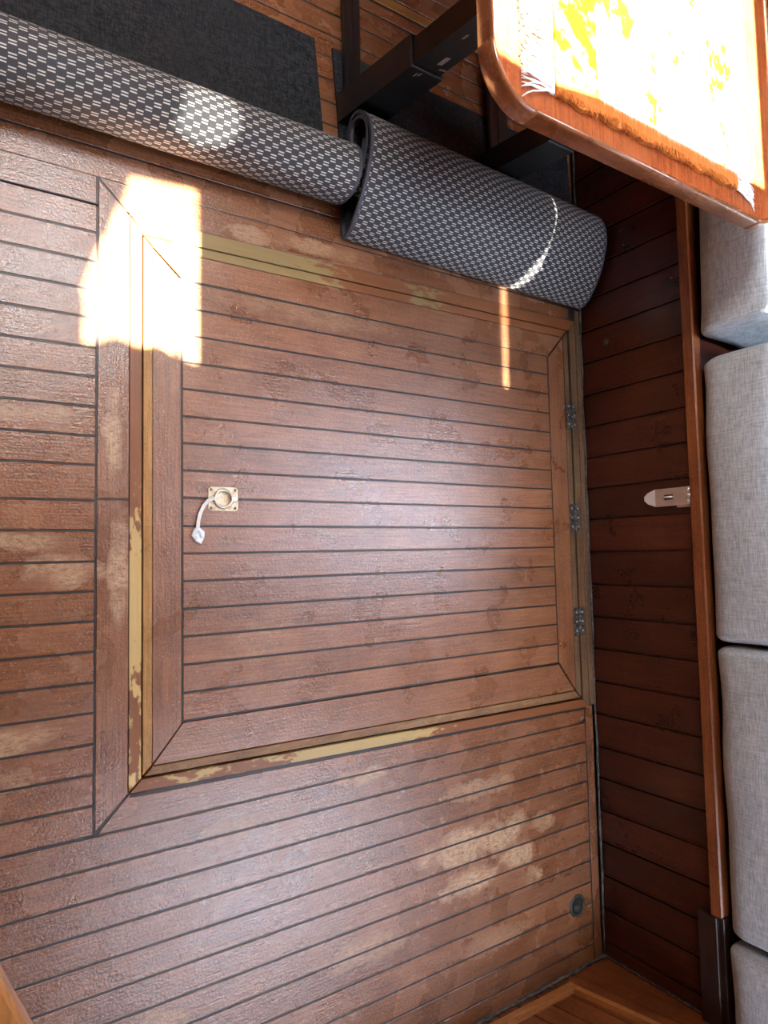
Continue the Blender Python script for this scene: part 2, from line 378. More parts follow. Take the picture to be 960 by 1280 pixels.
# ================================================================== FLOOR
def floor():
    b = MB(); T = -0.012
    BV = 0.0008
    def bd(poly, grain=(1, 0), tint=None, mi=0): b.prism(poly, T, 0.0, (*grain, 0), tint, mi, bev=BV)
    # left field of short boards
    yl = [0.897, 0.834, 0.769, 0.706, 0.642, 0.579, 0.517, 0.452, 0.389, 0.325, 0.262, 0.200, 0.125, 0.062, -0.003, -0.065, -0.127, -0.190, -0.253, -0.315, -0.378, -0.440, -0.502, -0.563]
    for a, c in zip(yl[1:-1], yl[2:]):
        bd([(-1.1, c + G), (0.2615 - G, c + G), (0.2615 - G, a - G), (-1.1, a - G)])
    # boards past the left field, full width, towards the far end
    ya = [0.834, 0.897] + [0.897 + 0.0637 * k for k in range(1, 11)]
    ya[-1] = 1.530
    for c, a in zip(ya[:-1], ya[1:]):
        e = 0.008 if c < 0.85 else 0.0
        bd([(-1.1, c + G), (1.797, c + G - e), (1.797, a - G), (-1.1, a - G)])
    bd([(-1.1, 1.534), (1.797, 1.534), (1.797, 1.566), (-1.1, 1.566)])
    b.prism([(0.75, 1.572), (1.72, 1.576), (1.72, 1.604), (0.75, 1.600)], T, 0.003, (1, 0, 0), 0.6, 1, bev=BV)
    for k in range(16):
        y = 1.607 + 0.0637 * k
        bd([(-1.1, y + G), (1.797, y + G), (1.797, y + 0.0637 - G), (-1.1, y + 0.0637 - G)])
    # boards nearer than the hatch
    yr = [-0.564, -0.627, -0.690, -0.752, -0.815, -0.878, -0.941, -1.004, -1.070, -1.134, -1.198, -1.264, -1.330]
    for a, c in zip(yr[:-1], yr[1:]):
        y0, y1 = c + G, a - G
        if c < -1.12 < a or c < -1.14 < a: pass
        bd([(-1.1, y0), (1.7615 - G, y0), (1.7615 - G, y1), (-1.1, y1)])
    for k in range(1, 9):
        a = -1.330 - 0.0637 * (k - 1)
        bd([(-1.1, a - 0.0637 + G), (0.98, a - 0.0637 + G), (0.98, a - G), (-1.1, a - G)])
    # mitred frame around the hatch opening
    bd([(0.2615 + G, 0.128 + G), (0.3275, 0.128 + G), (0.3275, 0.762), (0.2615 + G, 0.826)], (0, 1), 0.35)
    bd([(0.2615 + G, -0.556), (0.3275, -0.492), (0.3275, 0.128 - G * .6), (0.2615 + G, 0.128 - G * .6)], (0, 1), 0.45)
    bd([(0.268, -0.562), (1.742, -0.562), (1.758, -0.548), (1.758, -0.522), (0.333, -0.502), (0.331, -0.494)], (1, 0), 0.55)
    bd([(0.330, 0.7655), (1.757, 0.782), (1.757, 0.822), (0.2645, 0.831)], (1, 0), 0.4)
    # strip along the bench foot
    b.box(1.764, 1.797, -1.335, -0.515, T, 0.001, (0, 1, 0), 0.35, 0, bev=BV)
    b.box(1.787, 1.812, -0.512, 0.82, T, 0.0025, (0, 1, 0), 0.3, 2, bev=0.002)
    # coaming of the hatch: flaking left rim, pale lower rim, upper rim, weathered right rim
    b.prism([(0.329, -0.490), (0.3545, -0.466), (0.3545, 0.732), (0.329, 0.762)], T, 0.001, (0, 1, 0), 0.5, 3, bev=BV)
    b.prism([(0.331, -0.493), (1.784, -0.516), (1.753, -0.489), (0.356, -0.4685)], T, 0.001, (1, 0, 0), 0.6, 7, bev=BV)
    b.prism([(0.357, 0.7275), (1.753, 0.7455), (1.784, 0.780), (0.331, 0.764)], T, 0.001, (1, 0, 0), 0.5, 8, bev=BV)
    b.prism([(1.755, -0.488), (1.784, -0.514), (1.784, 0.778), (1.755, 0.748)], T, 0.001, (0, 1, 0), 0.4, 2, bev=BV)
    # caulk bed under the boards (fills every seam almost flush)
    for (x0, x1, y0, y1) in [(-1.1, 1.80, 0.765, 2.62), (-1.1, 1.80, -1.335, -0.495), (-1.1, 0.330, -0.50, 0.77), (-1.1, 1.0, -1.85, -1.33)]:
        b.add([(x0, y0, -0.0012), (x1, y0, -0.0012), (x1, y1, -0.0012), (x0, y1, -0.0012)], [[0, 1, 2, 3]], mi=5)
    # sub floor
    b.box(-1.2, 3.0, -2.0, 2.7, -0.05, -0.03, mi=6)
    o = b.build('floor', ['floor', 'edge', 'oldedge', 'flaky', 'dirty', 'caulk', 'gap', 'flaky_lower', 'flaky_upper'])
    tag(o, 'worn varnished teak plank floor with black caulked seams', 'floor', kind='structure')
floor()

def trim(name, pts, r, mat='sealant', seed=1):
    rnd = random.Random(seed); out = []; n = 60; a, c = Vector(pts[0]), Vector(pts[1])
    for i in range(n + 1):
        p = a.lerp(c, i / n); p += Vector([(rnd.random() - .5) * r * .9 for _ in range(3)]); out.append(p)
    b = MB(); b.tube(out, [r * (0.7 + 0.6 * rnd.random()) for _ in out], 7)
    return tag(b.build(name, mat), kind='structure')
trim('trim_1', [(1.809, -1.315, 0.003), (1.809, 2.4, 0.003)], 0.0038, seed=3)
trim('trim_2', [(1.00, -1.316, 0.003), (1.812, -1.316, 0.003)], 0.0055, seed=4)
trim('trim_3', [(1.812, -1.317, 0.0), (1.812, -1.317, 0.36)], 0.0030, seed=5)

# ================================================================== HATCH
def hatch():
    h = empty('floor_hatch', (1.05, 0.13, 0), 'large square wooden floor hatch with caulked slats, mitred frame and recessed ring pull', 'hatch')
    T = -0.012; BV = 0.0008
    ys = [0.640, 0.577, 0.513, 0.449, 0.386, 0.323, 0.261, 0.199, 0.136, 0.072, 0.010, -0.052, -0.114, -0.175, -0.237, -0.299, -0.360]
    b = MB(); XL, XR = 0.4425 + G, 1.646 - G
    for a, c in zip(ys[:-1], ys[1:]):
        d = -0.005 * 0 
        if c < 0.136 < a + .001 or c <= 0.136 <= a:
            pass
        b.prism([(XL, c + G), (XR, c + G), (XR, a - G), (XL, a - G)], T, 0.0, (1, 0, 0), None, 0, bev=BV)
    b.add([(XL - .008, -0.362, -0.0012), (XR + .008, -0.362, -0.0012), (XR + .008, 0.645, -0.0012), (XL - .008, 0.645, -0.0012)], [[0, 1, 2, 3]], mi=1)
    o = b.build('slatted_panel', ['hatch', 'caulk'], h)
    # frame of four mitred boards
    L, Rr = 0.378, 1.722
    def fr(poly, grain, tint):
        q = MB(); q.prism(poly, T, 0.0005, (*grain, 0), tint, 0, bev=BV); q.build('frame_board', ['hatch'], h)
    fr([(L, -0.440), (0.4425 - G, -0.366), (0.4425 - G, 0.640), (L, 0.700)], (0, 1), 0.35)
    fr([(XR + 2 * G, -0.358), (Rr, -0.452), (Rr, 0.712), (XR + 2 * G, 0.636)], (0, 1), 0.35)
    fr([(0.380, -0.443), (1.715, -0.455), (XR + G, -0.365), (0.4445, -0.3635)], (1, 0), 0.62)
    fr([(0.4440, 0.6435), (XR + G, 0.640), (1.715, 0.714), (0.3805, 0.702)], (1, 0), 0.5)
    # worn edge strips
    def es(poly, grain, mat, tint=0.6):
        q = MB(); q.prism(poly, T, 0.0012, (*grain, 0), tint, 0, bev=0.0012); tag(q.build('edge_strip', [mat], h), 'worn yellowish wooden edge strip')
    es([(0.3575, -0.460), (0.3772, -0.441), (0.3772, 0.701), (0.3575, 0.722)], (0, 1), 'edge')
    es([(0.3585, 0.7245), (0.3785, 0.7035), (1.716, 0.716), (1.742, 0.741)], (1, 0), 'flaky_upper', 0.7)
    es([(0.362, -0.4635), (1.742, -0.482), (1.716, -0.458), (0.379, -0.4455)], (1, 0), 'dirty', 0.5)
    es([(1.724, -0.457), (1.746, -0.480), (1.746, 0.739), (1.724, 0.716)], (0, 1), 'oldedge', 0.5)
    # hinges
    for hx, hy in [(1.750, 0.452), (1.749, 0.108), (1.751, -0.235)]:
        q = MB()
        q.box(hx - 0.026, hx - 0.003, hy - 0.045, hy + 0.045, 0.0, 0.0032, bev=0.0008)
        q.box(hx + 0.003, hx + 0.022, hy - 0.045, hy + 0.045, 0.0, 0.0032, bev=0.0008)
        for k in range(5):
            y0 = hy - 0.045 + k * 0.018
            q.tube([(hx, y0 + .0008, 0.004), (hx, y0 + 0.0172, 0.004)], 0.0042, 10)
        hg = tag(q.build('hinge', ['oldmetal'], h), 'tarnished metal butt hinge')
        for sy in (-0.03, 0, 0.03):
            for sx in (-0.015, 0.013):
                s_ = MB(); s_.lathe([(0, .0052), (0.0028, .0048), (0.0038, .0034), (0.0038, .0028)], (hx + sx, hy + sy, 0), X3, Y3, Z3, 10)
                s_.build('screw', ['screw'], hg)
    # recessed ring pull
    cx, cy = 0.538, 0.136
    q = MB(); wx, wy, zt = 0.0355, 0.028, 0.0030; seg = 32; r0 = 0.0215
    outer = []
    for k in range(seg):
        an = 2 * math.pi * k / seg; c_, s_ = math.cos(an), math.sin(an); t = min(wx / max(1e-6, abs(c_)), wy / max(1e-6, abs(s_)))
        outer.append((cx + c_ * t, cy + s_ * t))
    inn = [(cx + r0 * math.cos(2 * math.pi * k / seg), cy + r0 * math.sin(2 * math.pi * k / seg)) for k in range(seg)]
    vs = [(x, y, 0.0005) for x, y in outer] + [(x, y, zt) for x, y in outer] + [(x, y, zt) for x, y in inn]
    fs = []
    for k in range(seg):
        j = (k + 1) % seg; fs += [[k, j, seg + j, seg + k], [seg + k, seg + j, 2 * seg + j, 2 * seg + k]]
    q.add(vs, fs)
    q.lathe([(r0, zt), (0.0200, 0.0016), (0.0150, 0.0008), (0.0001, 0.0006)], (cx, cy, 0), X3, Y3, Z3, 32)
    pl = tag(q.build('ring_pull', ['brass'], h), 'brass square plate with recessed lifting ring')
    q = MB(); q.tube([(cx - .001 + 0.0205 * math.cos(a), cy + 0.0205 * math.sin(a), 0.0062) for a in [2 * math.pi * k / 32 for k in range(32)]], 0.0032, 9, closed=True)
    q.box(cx - 0.031, cx - 0.021, cy - 0.005, cy + 0.005, 0.0035, 0.009, bev=0.001)
    q.build('lifting_ring', ['brass_ring'], pl)
    q = MB(); q.box(cx + 0.017, cx + 0.032, cy - 0.006, cy + 0.006, 0.0025, 0.0075, bev=0.0012); q.build('hinge_lug', ['brass_ring'], pl)
    for sx in (-1, 1):
        for sy in (-1, 1):
            q = MB(); q.lathe([(0, .0040), (0.0026, .0038), (0.0036, .0030), (0.0036, .0020)], (cx + sx * 0.029, cy + sy * 0.0215, 0), X3, Y3, Z3, 10); q.build('screw', ['oldmetal'], pl)
    # tie strap on the ring
    def flo(x, y):   # floor point seen in plan
        return x, y
    st = empty('pull_strap', (0.49, 0.10, 0), 'white plastic tie strap with crumpled tag looped on the hatch ring', 'strap')
    q = MB()
    pts = [(0.512, 0.1375, 0.010), (0.500, 0.131, 0.009), (0.490, 0.118, 0.006), (0.482, 0.100, 0.005), (0.478, 0.082, 0.005), (0.4765, 0.066, 0.006)]
    sm = []
    for i in range(len(pts) - 1):
        for k in range(5):
            sm.append(Vector(pts[i]).lerp(Vector(pts[i + 1]), k / 5))
    sm.append(Vector(pts[-1])); vs = []; W = 0.0040
    for i, p in enumerate(sm):
        a = sm[max(0, i - 1)]; c = sm[min(len(sm) - 1, i + 1)]; t = (c - a).normalized(); nn = t.cross(Z3).normalized()
        for sx, sz in ((-1, -.0012), (1, -.0012), (1, .0012), (-1, .0012)): vs.append(p + nn * W * sx + Z3 * sz)
    fs = [[4 * i + k, 4 * i + (k + 1) % 4, 4 * i + 4 + (k + 1) % 4, 4 * i + 4 + k] for i in range(len(sm) - 1) for k in range(4)]
    fs += [[3, 2, 1, 0], [4 * (len(sm) - 1) + k for k in range(4)]]
    q.add(vs, fs, smooth=False)
    loopc = (0.513, 0.1365, 0.009)
    q.tube([(loopc[0] + 0.006 * math.cos(a), loopc[1], loopc[2] - 0.001 + 0.0045 * math.sin(a)) for a in [2 * math.pi * k / 16 for k in range(16)]], 0.0016, 6, closed=True)
    q.build('strap_band', ['cord'], st)
    # tag as faceted crumpled lump
    rnd = random.Random(5); poly = [(0.468, 0.068), (0.481, 0.070), (0.493, 0.060), (0.492, 0.045), (0.484, 0.029), (0.471, 0.036), (0.461, 0.050)]
    q = MB(); vs = [(x, y, 0.001) for x, y in poly]; n = len(poly); mid = Vector((0.478, 0.053))
    for x, y in poly: p = Vector((x, y)).lerp(mid, .12); vs.append((p.x, p.y, 0.006 + rnd.random() * .004))
    for x, y in poly: p = Vector((x, y)).lerp(mid, .6); vs.append((p.x, p.y, 0.008 + rnd.random() * .006))
    vs.append((mid.x, mid.y, 0.009))
    fs = [list(range(n - 1, -1, -1))]
    for k in range(2): fs += [[k * n + i, k * n + (i + 1) % n, (k + 1) * n + (i + 1) % n, (k + 1) * n + i] for i in range(n)]
    fs += [[2 * n + i, 2 * n + (i + 1) % n, 3 * n] for i in range(n)]
    q.add(vs, fs); q.build('crumpled_tag', ['tag'], st)
hatch()

# deck fitting in the floor
def drain():
    c = (1.690, -1.124, 0)
    f = empty('deck_fitting', c, 'small round dark metal socket set in the floor near the bench end', 'floor fitting')
    q = MB(); q.lathe([(0.0345, 0.0), (0.0335, 0.003), (0.0265, 0.0035), (0.0255, 0.001)], c, X3, Y3, Z3, 32); q.build('flange', ['drain'], f)
    q = MB(); q.lathe([(0.0258, 0.0025), (0.0250, 0.0006), (0.014, 0.0004), (0.0001, 0.0003)], c, X3, Y3, Z3, 32); tag(q.build('cup', ['gap'], f), 'dark hollow inside')
    q = MB(); q.lathe([(0.0001, 0.0042), (0.008, 0.004), (0.0125, 0.0025), (0.0135, 0.0006)], (c[0] - .002, c[1] - .007, 0), X3, Y3, Z3, 20); q.build('plug', ['drain'], f)
drain()

# ================================================================== BENCH
def bench():
    B = empty('settee_bench', (1.95, 0.3, 0), 'built-in mahogany bench with dark vertical plank front along the floor edge', 'bench')
    ys = [1.60, 1.49, 1.385, 1.28, 1.17, 1.062, 0.955, 0.848, 0.740, 0.632, 0.522, 0.413, 0.308, 0.204, 0.100, -0.008, -0.116, -0.223, -0.328, -0.436, -0.543, -0.650, -0.750, -0.854, -0.956, -1.062, -1.168, -1.272, -1.322]
    b = MB(); X0 = 1.815
    FR = (Vector((X0, 0, 0)), Y3, Z3, Vector((-1, 0, 0)))    # poly in (y,z); thickness towards -x
    tints = [.5, .4, .5, .55, .6, .4, .45, .5, .55, .55, .5, .55, .5, .12, .85, .2, .3, .28, .45, .5, .52, .45, .15, .7, .12, .15, .3, .35]
    def fr_prism(poly, t, g, tint, bev):
        b.prism(poly, -0.018, 0.0, g, tint, 0, FR, bev)
    for (a, c), t in zip(zip(ys[:-1], ys[1:]), tints):
        # handedness: (Y,Z)->-X is left handed, give cw poly
        b.prism([(c + .004, 0.0), (c + .004, 0.392), (a - .003, 0.392), (a - .003, 0.0)], -0.018, 0.0, (0, 1, 0), t, 0, FR, 0)
        # tongue bead beside every groove
        b.prism([(a - .003, 0.0), (a - .003, 0.392), (a + .004, 0.392), (a + .004, 0.0)], -0.018, -0.009, (0, 1, 0), t * .6, 0, FR, 0)
        b.prism([(c + .0075, 0.002), (c + .0075, 0.390), (c + .0105, 0.390), (c + .0105, 0.002)], -0.001, 0.0016, (0, 1, 0), t * .8, 0, FR, 0)
    b.build('front_panel', ['bench'], B, recalc=True)
    b = MB(); b.box(1.835, 2.72, -1.40, 1.62, 0.36, 0.405, (0, 1, 0), 0.4); b.build('seat_board', ['bench'], B)
    b = MB(); b.box(1.797, 1.835, -1.02, 1.60, 0.385, 0.418, (0, 1, 0), 0.5, bev=0.004); tag(b.build('top_rail', ['rail'], B), 'orange-brown rail under the cushions')
    b = MB(); b.box(1.790, 1.832, -1.34, -1.024, 0.005, 0.416, (0, 0, 1), 0.4, bev=0.003)
    b = MB()
    b.box(1.796, 1.812, -1.75, -1.024, 0.345, 0.400, (0, 1, 0), 0.35, bev=0.002)
    b.box(1.812, 1.836, -1.75, -1.028, 0.345, 0.412, (0, 1, 0), 0.6, bev=0.002)
    tag(b.build('end_rail', ['post'], B), 'dark brown end piece below the lowest cushion')
    b = MB(); b.lathe([(0.0001, .007), (.004, .007), (.005, .002), (.0095, .0035), (.0115, .001), (.0115, 0)], (X0, 0.687, 0.102), Y3, Z3, Vector((-1, 0, 0)), 22)
    tag(b.build('lock_button', ['oldmetal'], B), 'small round dark lock button')
    # hasp
    H = FR; yc = 0.152
    b = MB(); w2 = 0.0265; z0, z1 = 0.268, 0.372; sy, sz0, sz1 = 0.0075, 0.297, 0.327
    def bp(poly, t0, t1, mi=0): b.prism(poly[::-1], t0, t1, (0, 1, 0), .5, mi, FR, 0)
    T0, T1 = 0.010, 0.0130
    bp([(yc - w2, z0), (yc + w2, z0), (yc + w2, sz0), (yc - w2, sz0)], T0, T1)
    bp([(yc - w2, sz1), (yc + w2, sz1), (yc + w2, z1), (yc - w2, z1)], T0, T1)
    bp([(yc - w2, sz0), (yc - sy, sz0), (yc - sy, sz1), (yc - w2, sz1)], T0, T1)
    bp([(yc + sy, sz0), (yc + w2, sz0), (yc + w2, sz1), (yc + sy, sz1)], T0, T1)
    pl = tag(b.build('hasp', ['steel'], B, recalc=True), 'satin steel hasp latch')
    b = MB()   # bent tip
    e = [(yc - w2, z0, T0), (yc + w2, z0, T0), (yc + 0.017, 0.246, T0 + .006), (yc + 0.006, 0.236, T0 + .009), (yc - 0.006, 0.236, T0 + .009), (yc - 0.017, 0.246, T0 + .006)]
    vs = [(X0 - t, y, z) for y, z, t in e] + [(X0 - t - .003, y, z) for y, z, t in e]; n = 6
    b.add(vs, [list(range(n)), [n + i for i in range(n)][::-1]] + [[i, (i + 1) % n, n + (i + 1) % n, n + i] for i in range(n)])
    b.build('hasp_tip', ['steel_light'], pl, recalc=True)
    b = MB()
    for k in range(3):
        y0 = yc - w2 + k * 0.0178; b.tube([(X0 - .011, y0 + .0006, 0.377), (X0 - .011, y0 + .0170, 0.377)], 0.0062, 10)
    b.build('hinge_barrel', ['steel_light'], pl)
    b = MB(); bp([(yc - w2 - .006, 0.335), (yc + w2 - .004, 0.335), (yc + w2 - .004, 0.384), (yc - w2 - .006, 0.384)], 0.0, 0.008); b.build('backing_leaf', ['steel'], pl, recalc=True)
    b = MB(); b.tube([(X0 - .001, yc, 0.300), (X0 - .017, yc, 0.302), (X0 - .021, yc, 0.312), (X0 - .017, yc, 0.322), (X0 - .001, yc, 0.324)], 0.0032, 8); b.build('staple', ['steel_light'], pl)
bench()

def rounded_box(name, c, hx, hy, hz, rr, mat, rz=0.0, bulge=0.0, seed=0):
    bm = bmesh.new(); rnd = random.Random(seed)
    rx, ry, rz_ = rr
    def coords(h, r):
        k = 7; a = [-h + r * (1 - math.cos(math.pi / 2 * i / k)) for i in range(k)]
        n = max(4, int((h - r) / 0.03)); mid = [-(h - r) + 2 * (h - r) * i / n for i in range(n + 1)]
        return a + mid + [-x for x in a[::-1]]
    CX, CY, CZ = coords(hx, rx), coords(hy, ry), coords(hz, rz_)
    cache = {}
    def V(x, y, z):
        key = (round(x, 6), round(y, 6), round(z, 6))
        if key in cache: return cache[key]
        q = Vector((max(-hx + rx, min(hx - rx, x)), max(-hy + ry, min(hy - ry, y)), max(-hz + rz_, min(hz - rz_, z))))
        d = Vector((x, y, z)) - q; d = Vector((d.x / rx, d.y / ry, d.z / rz_))
        if d.length > 1e-9: d.normalize(); p = q + Vector((d.x * rx, d.y * ry, d.z * rz_))
        else: p = Vector((x, y, z))
        fx, fy, fz = 1 - (x / hx) ** 2, 1 - (y / hy) ** 2, 1 - (z / hz) ** 2
        if bulge: p += Vector((math.copysign(bulge, x) * fy * fz * (abs(x) / hx) ** 6, 0, (bulge if z > 0 else 0) * fx * fy * (abs(z) / hz) ** 6))
        p += Vector((0.003 * math.sin(y * 21 + seed * 2 + z * 9), 0.003 * math.sin(x * 17 + z * 13 + seed), 0.002 * math.sin(y * 15 + x * 12 + seed)))
        cache[key] = bm.verts.new(p); return cache[key]
    for A, Bc, fn in [(CX, CY, lambda a, b, s: (a, b, s * hz)), (CY, CZ, lambda a, b, s: (s * hx, a, b)), (CX, CZ, lambda a, b, s: (a, s * hy, b))]:
        for s in (-1, 1):
            for i in range(len(A) - 1):
                for j in range(len(Bc) - 1):
                    try: bm.faces.new([V(*fn(A[i], Bc[j], s)), V(*fn(A[i + 1], Bc[j], s)), V(*fn(A[i + 1], Bc[j + 1], s)), V(*fn(A[i], Bc[j + 1], s))])
                    except ValueError: pass
    bmesh.ops.recalc_face_normals(bm, faces=bm.faces)
    me = bpy.data.meshes.new(name); bm.to_mesh(me); bm.free()
    for p in me.polygons: p.use_smooth = True
    me.materials.append(M[mat]); o = bpy.data.objects.new(name, me); COL.objects.link(o)
    o.location = c; o.rotation_euler = (0, 0, rz); return o

cz = 0.418 + 0.127
CU = [(0.582, 1.10, -0.058, 'light grey linen seat cushion beside the table, topmost and slightly skewed on the bench'),
      (-0.270, 0.543, 0.0, 'light grey linen seat cushion on the bench directly above the steel hasp'),
      (-1.070, -0.276, 0.0, 'light grey linen seat cushion on the bench ending by the dark end rail'),
      (-1.72, -1.078, 0.0, 'light grey linen seat cushion farthest from the table, in the bottom right corner')]
for i, (y0, y1, rz, lab) in enumerate(CU):
    dx = [0.006, 0.0, 0.002, -0.012][i]
    o = rounded_box('seat_cushion', (1.792 + dx + 0.36, (y0 + y1) / 2, cz + (0.004 if i == 0 else 0.0)), 0.36, (y1 - y0) / 2, 0.123, (0.060, 0.026, 0.060), 'linen', rz, 0.016, i)
    tag(o, lab, 'cushion', 'grey cushions along the bench')

# ================================================================== AFT BULKHEAD (low box below the companionway)
def bulkhead():
    b = MB(); Y0 = -1.322; k = 0.24; Z1 = 0.60
    FR = (Vector((0, Y0, 0)), X3, Z3, Y3)   # (x,z) plane; (X x Z) = -Y so use reversed polys
    xs = [1.02, 1.10, 1.18, 1.26, 1.335, 1.41, 1.486, 1.56, 1.658, 1.80]
    tn = [.4, .6, .5, .7, .55, .65, .5, .6, .25]
    for (a, c), t in zip(zip(xs[:-1], xs[1:]), tn):
        top = Z1
        poly = [(a + .0025, 0), (c - .0025, 0), (min(1.813, c - .0015 + k * top), top), (min(1.813, a + .0015 + k * top), top)]
        if c > 1.75: poly = [(a + .0015, 0), (1.813, 0), (1.813, top), (a + .0015 + k * top, top)]
        b.prism([(x, z) for x, z in poly][::-1], -0.018, 0.0, (k, 1, 0), t, 0, FR, 0)
    b.box(1.0, 1.815, -1.345, -1.327, 0.0, Z1, (0, 0, 1), .2, 1)
    o = b.build('wall_aft', ['bulk', 'gap'], recalc=True); tag(o, 'low slanted-plank mahogany bulkhead at the end of the floor', 'wall', kind='structure')
    r = MB(); w = 0.016
    def strip(p, q, wd, t1):
        d = (Vector(q) - Vector(p)).normalized(); n = Vector((-d.y, d.x)) * wd
        P = [(p[0] + n.x, p[1] + n.y), (p[0] - n.x, p[1] - n.y), (q[0] - n.x, q[1] - n.y), (q[0] + n.x, q[1] + n.y)]
        r.prism(P, 0.0, t1, (d.x, d.y, 0), .6, 0, FR, 0)
    strip((1.597, 0.056), (1.597 + .25 * .5, 0.556), 0.0085, 0.016)
    strip((1.06, 0.043), (1.603, 0.052), 0.0115, 0.018)
    q = r.build('panel_frame', ['bulkrail'], o, recalc=True)
bulkhead()

# ================================================================== ROLLED RUGS
def lerp_prof(A, Bp, t): return [((1 - t) * a[0] + t * b[0], (1 - t) * a[1] + t * b[1]) for a, b in zip(A, Bp)]
def smooth_closed(P, n):
    m_ = len(P); out = []
    for i in range(n):
        u = i / n * m_; k = int(u); f = u - k
        p0, p1, p2, p3 = [P[(k + j - 1) % m_] for j in range(4)]
        out.append(tuple(0.5 * ((2 * p1[a]) + (-p0[a] + p2[a]) * f + (2 * p0[a] - 5 * p1[a] + 4 * p2[a] - p3[a]) * f * f + (-p0[a] + 3 * p1[a] - 3 * p2[a] + p3[a]) * f ** 3) for a in (0, 1)))
    return out
def rolled(name, label, x0, x1, LA, LB, turns, flat_y, tilt0=0.0, tilt1=0.0, skew=0.0, inner_shift=0.0, loose=None):
    """section profiles LA (at x0) and LB (at x1) start at the far floor contact and run underneath, near side, top."""
    n = 72; TH = 0.007; NX = 26
    root = empty(name, ((x0 + x1) / 2, 1.0, 0), label, 'rug')
    A, Bp = smooth_closed(LA, n), smooth_closed(LB, n)
    ca = (sum(p[0] for p in A) / n, sum(p[1] for p in A) / n); cb = (sum(p[0] for p in Bp) / n, sum(p[1] for p in Bp) / n)
    total = int(n * turns)
    # spiral runs from outside (i=0) to inside
    def sp(t):
        P = lerp_prof(A, Bp, t); c = ((1 - t) * ca[0] + t * cb[0], (1 - t) * ca[1] + t * cb[1]); out = []
        for i in range(total + 1):
            p = P[i % n]; dx, dy = p[0] - c[0], p[1] - c[1]; L = math.hypot(dx, dy)
            s = max(0.15, (L - (TH + 0.0035) * i / n) / L)
            q_ = Vector((c[0] + dx * s, c[1] + dy * s))
            if loose:
                k_ = min(1.0, max(0.0, (i / n - 0.62) / 0.38)); k_ = k_ * k_ * (3 - 2 * k_)
                fac = 1 - k_ * (0.30 + 0.08 * (i / n - 1)); q_ = Vector((c[0] + loose[0] * k_, c[1] + loose[1] * k_)) + (q_ - Vector(c)) * fac
            out.append(q_)
        return out
    rows = []; lens = None
    for j in range(NX + 1):
        t = j / NX; s = sp(t); rows.append(s)
    vs_o, vs_i, uv_o = [], [], []
    for j in range(NX + 1):
        t = j / NX; s = rows[j]; L = 0
        for i, p in enumerate(s):
            if i: L += (rows[0][i] - rows[0][i - 1]).length
            a = s[max(0, i - 1)]; c = s[min(total, i + 1)]; tg = (c - a).normalized(); nn = Vector((-tg.y, tg.x))
            cc = Vector(((1 - t) * ca[0] + t * cb[0], (1 - t) * ca[1] + t * cb[1]))
            if nn.dot(cc - p) < 0: nn = -nn
            zrel = p.y
            x = x0 + (x1 - x0) * t
            if j == 0: x += tilt0 * zrel - inner_shift * (i / total) * 0.5
            if j == NX: x += tilt1 * zrel
            q = p + nn * TH
            vs_o.append(Vector((x, p.x, max(0.001, p.y)))); vs_i.append(Vector((x, q.x, max(0.006, q.y)))); uv_o.append((x, L + 3))
    m1 = total + 1
    b = MB(); fo, fi = [], []
    for j in range(NX):
        for i in range(total):
            fo.append([j * m1 + i, j * m1 + i + 1, (j + 1) * m1 + i + 1, (j + 1) * m1 + i])
    b.add(vs_o, fo, uvs=uv_o, smooth=True, mi=0)
    b.add(vs_i, [f[::-1] for f in fo], uvs=uv_o, smooth=True, mi=1)
    b.add([vs_o[j * m1 + total] for j in range(NX + 1)] + [vs_i[j * m1 + total] for j in range(NX + 1)], [[j, j + 1, NX + 2 + j, NX + 1 + j] for j in range(NX)], uvs=[(0, 0)] * (2 * NX + 2), mi=1)
    b.build('roll', ['weave', 'backing'], root)
    # binding tape around both spiral ends
    for j, sg in ((0, -1), (NX, 1)):
        b = MB(); V_ = []
        for i in range(total + 1):
            o_, in_ = vs_o[j * m1 + i], vs_i[j * m1 + i]; d = (o_ - in_) * .12
            V_ += [o_ + d - X3 * sg * 0.007, o_ + d + X3 * sg * 0.0015, in_ - d + X3 * sg * 0.0015, in_ - d - X3 * sg * 0.007]
        F_ = [[4 * i + k, 4 * i + k + 1, 4 * i + 5 + k, 4 * i + 4 + k] for i in range(total) for k in range(3)]
        b.add(V_, F_, uvs=[(0, 0)] * len(V_)); tag(b.build('edge_binding', ['binding'], root), 'grey-blue edge binding')
    # flat unrolled tail, backing side up, running away on the floor
    b = MB(); NY = 14; V_ = []; ys = LA[0][0] - 0.02
    for j in range(NX + 1):
        x = x0 + (x1 - x0) * j / NX
        for i in range(NY + 1):
            y = ys + (flat_y - ys) * i / NY
            z = 0.0075 + 0.0012 * math.sin(x * 9 + y * 11)
            V_.append(Vector((x + skew * (i / NY), y, z)))
    m2 = NY + 1; nb = len(V_)
    F_ = [[j * m2 + i, (j + 1) * m2 + i, (j + 1) * m2 + i + 1, j * m2 + i + 1] for j in range(NX) for i in range(NY)]
    V2 = [v - Z3 * 0.006 for v in V_]
    F2 = [[nb + a for a in f[::-1]] for f in F_]
    side = [[j * m2 + NY, (j + 1) * m2 + NY, nb + (j + 1) * m2 + NY, nb + j * m2 + NY] for j in range(NX)]
    side += [[i + 1, i, nb + i, nb + i + 1] for i in range(NY)] + [[NX * m2 + i, NX * m2 + i + 1, nb + NX * m2 + i + 1, nb + NX * m2 + i] for i in range(NY)]
    b.add(V_ + V2, F_ + F2 + side, uvs=[(v.x, v.y) for v in V_ + V2]); tag(b.build('flat_section', ['backing'], root), 'dark backing lying flat on the floor')
    return root
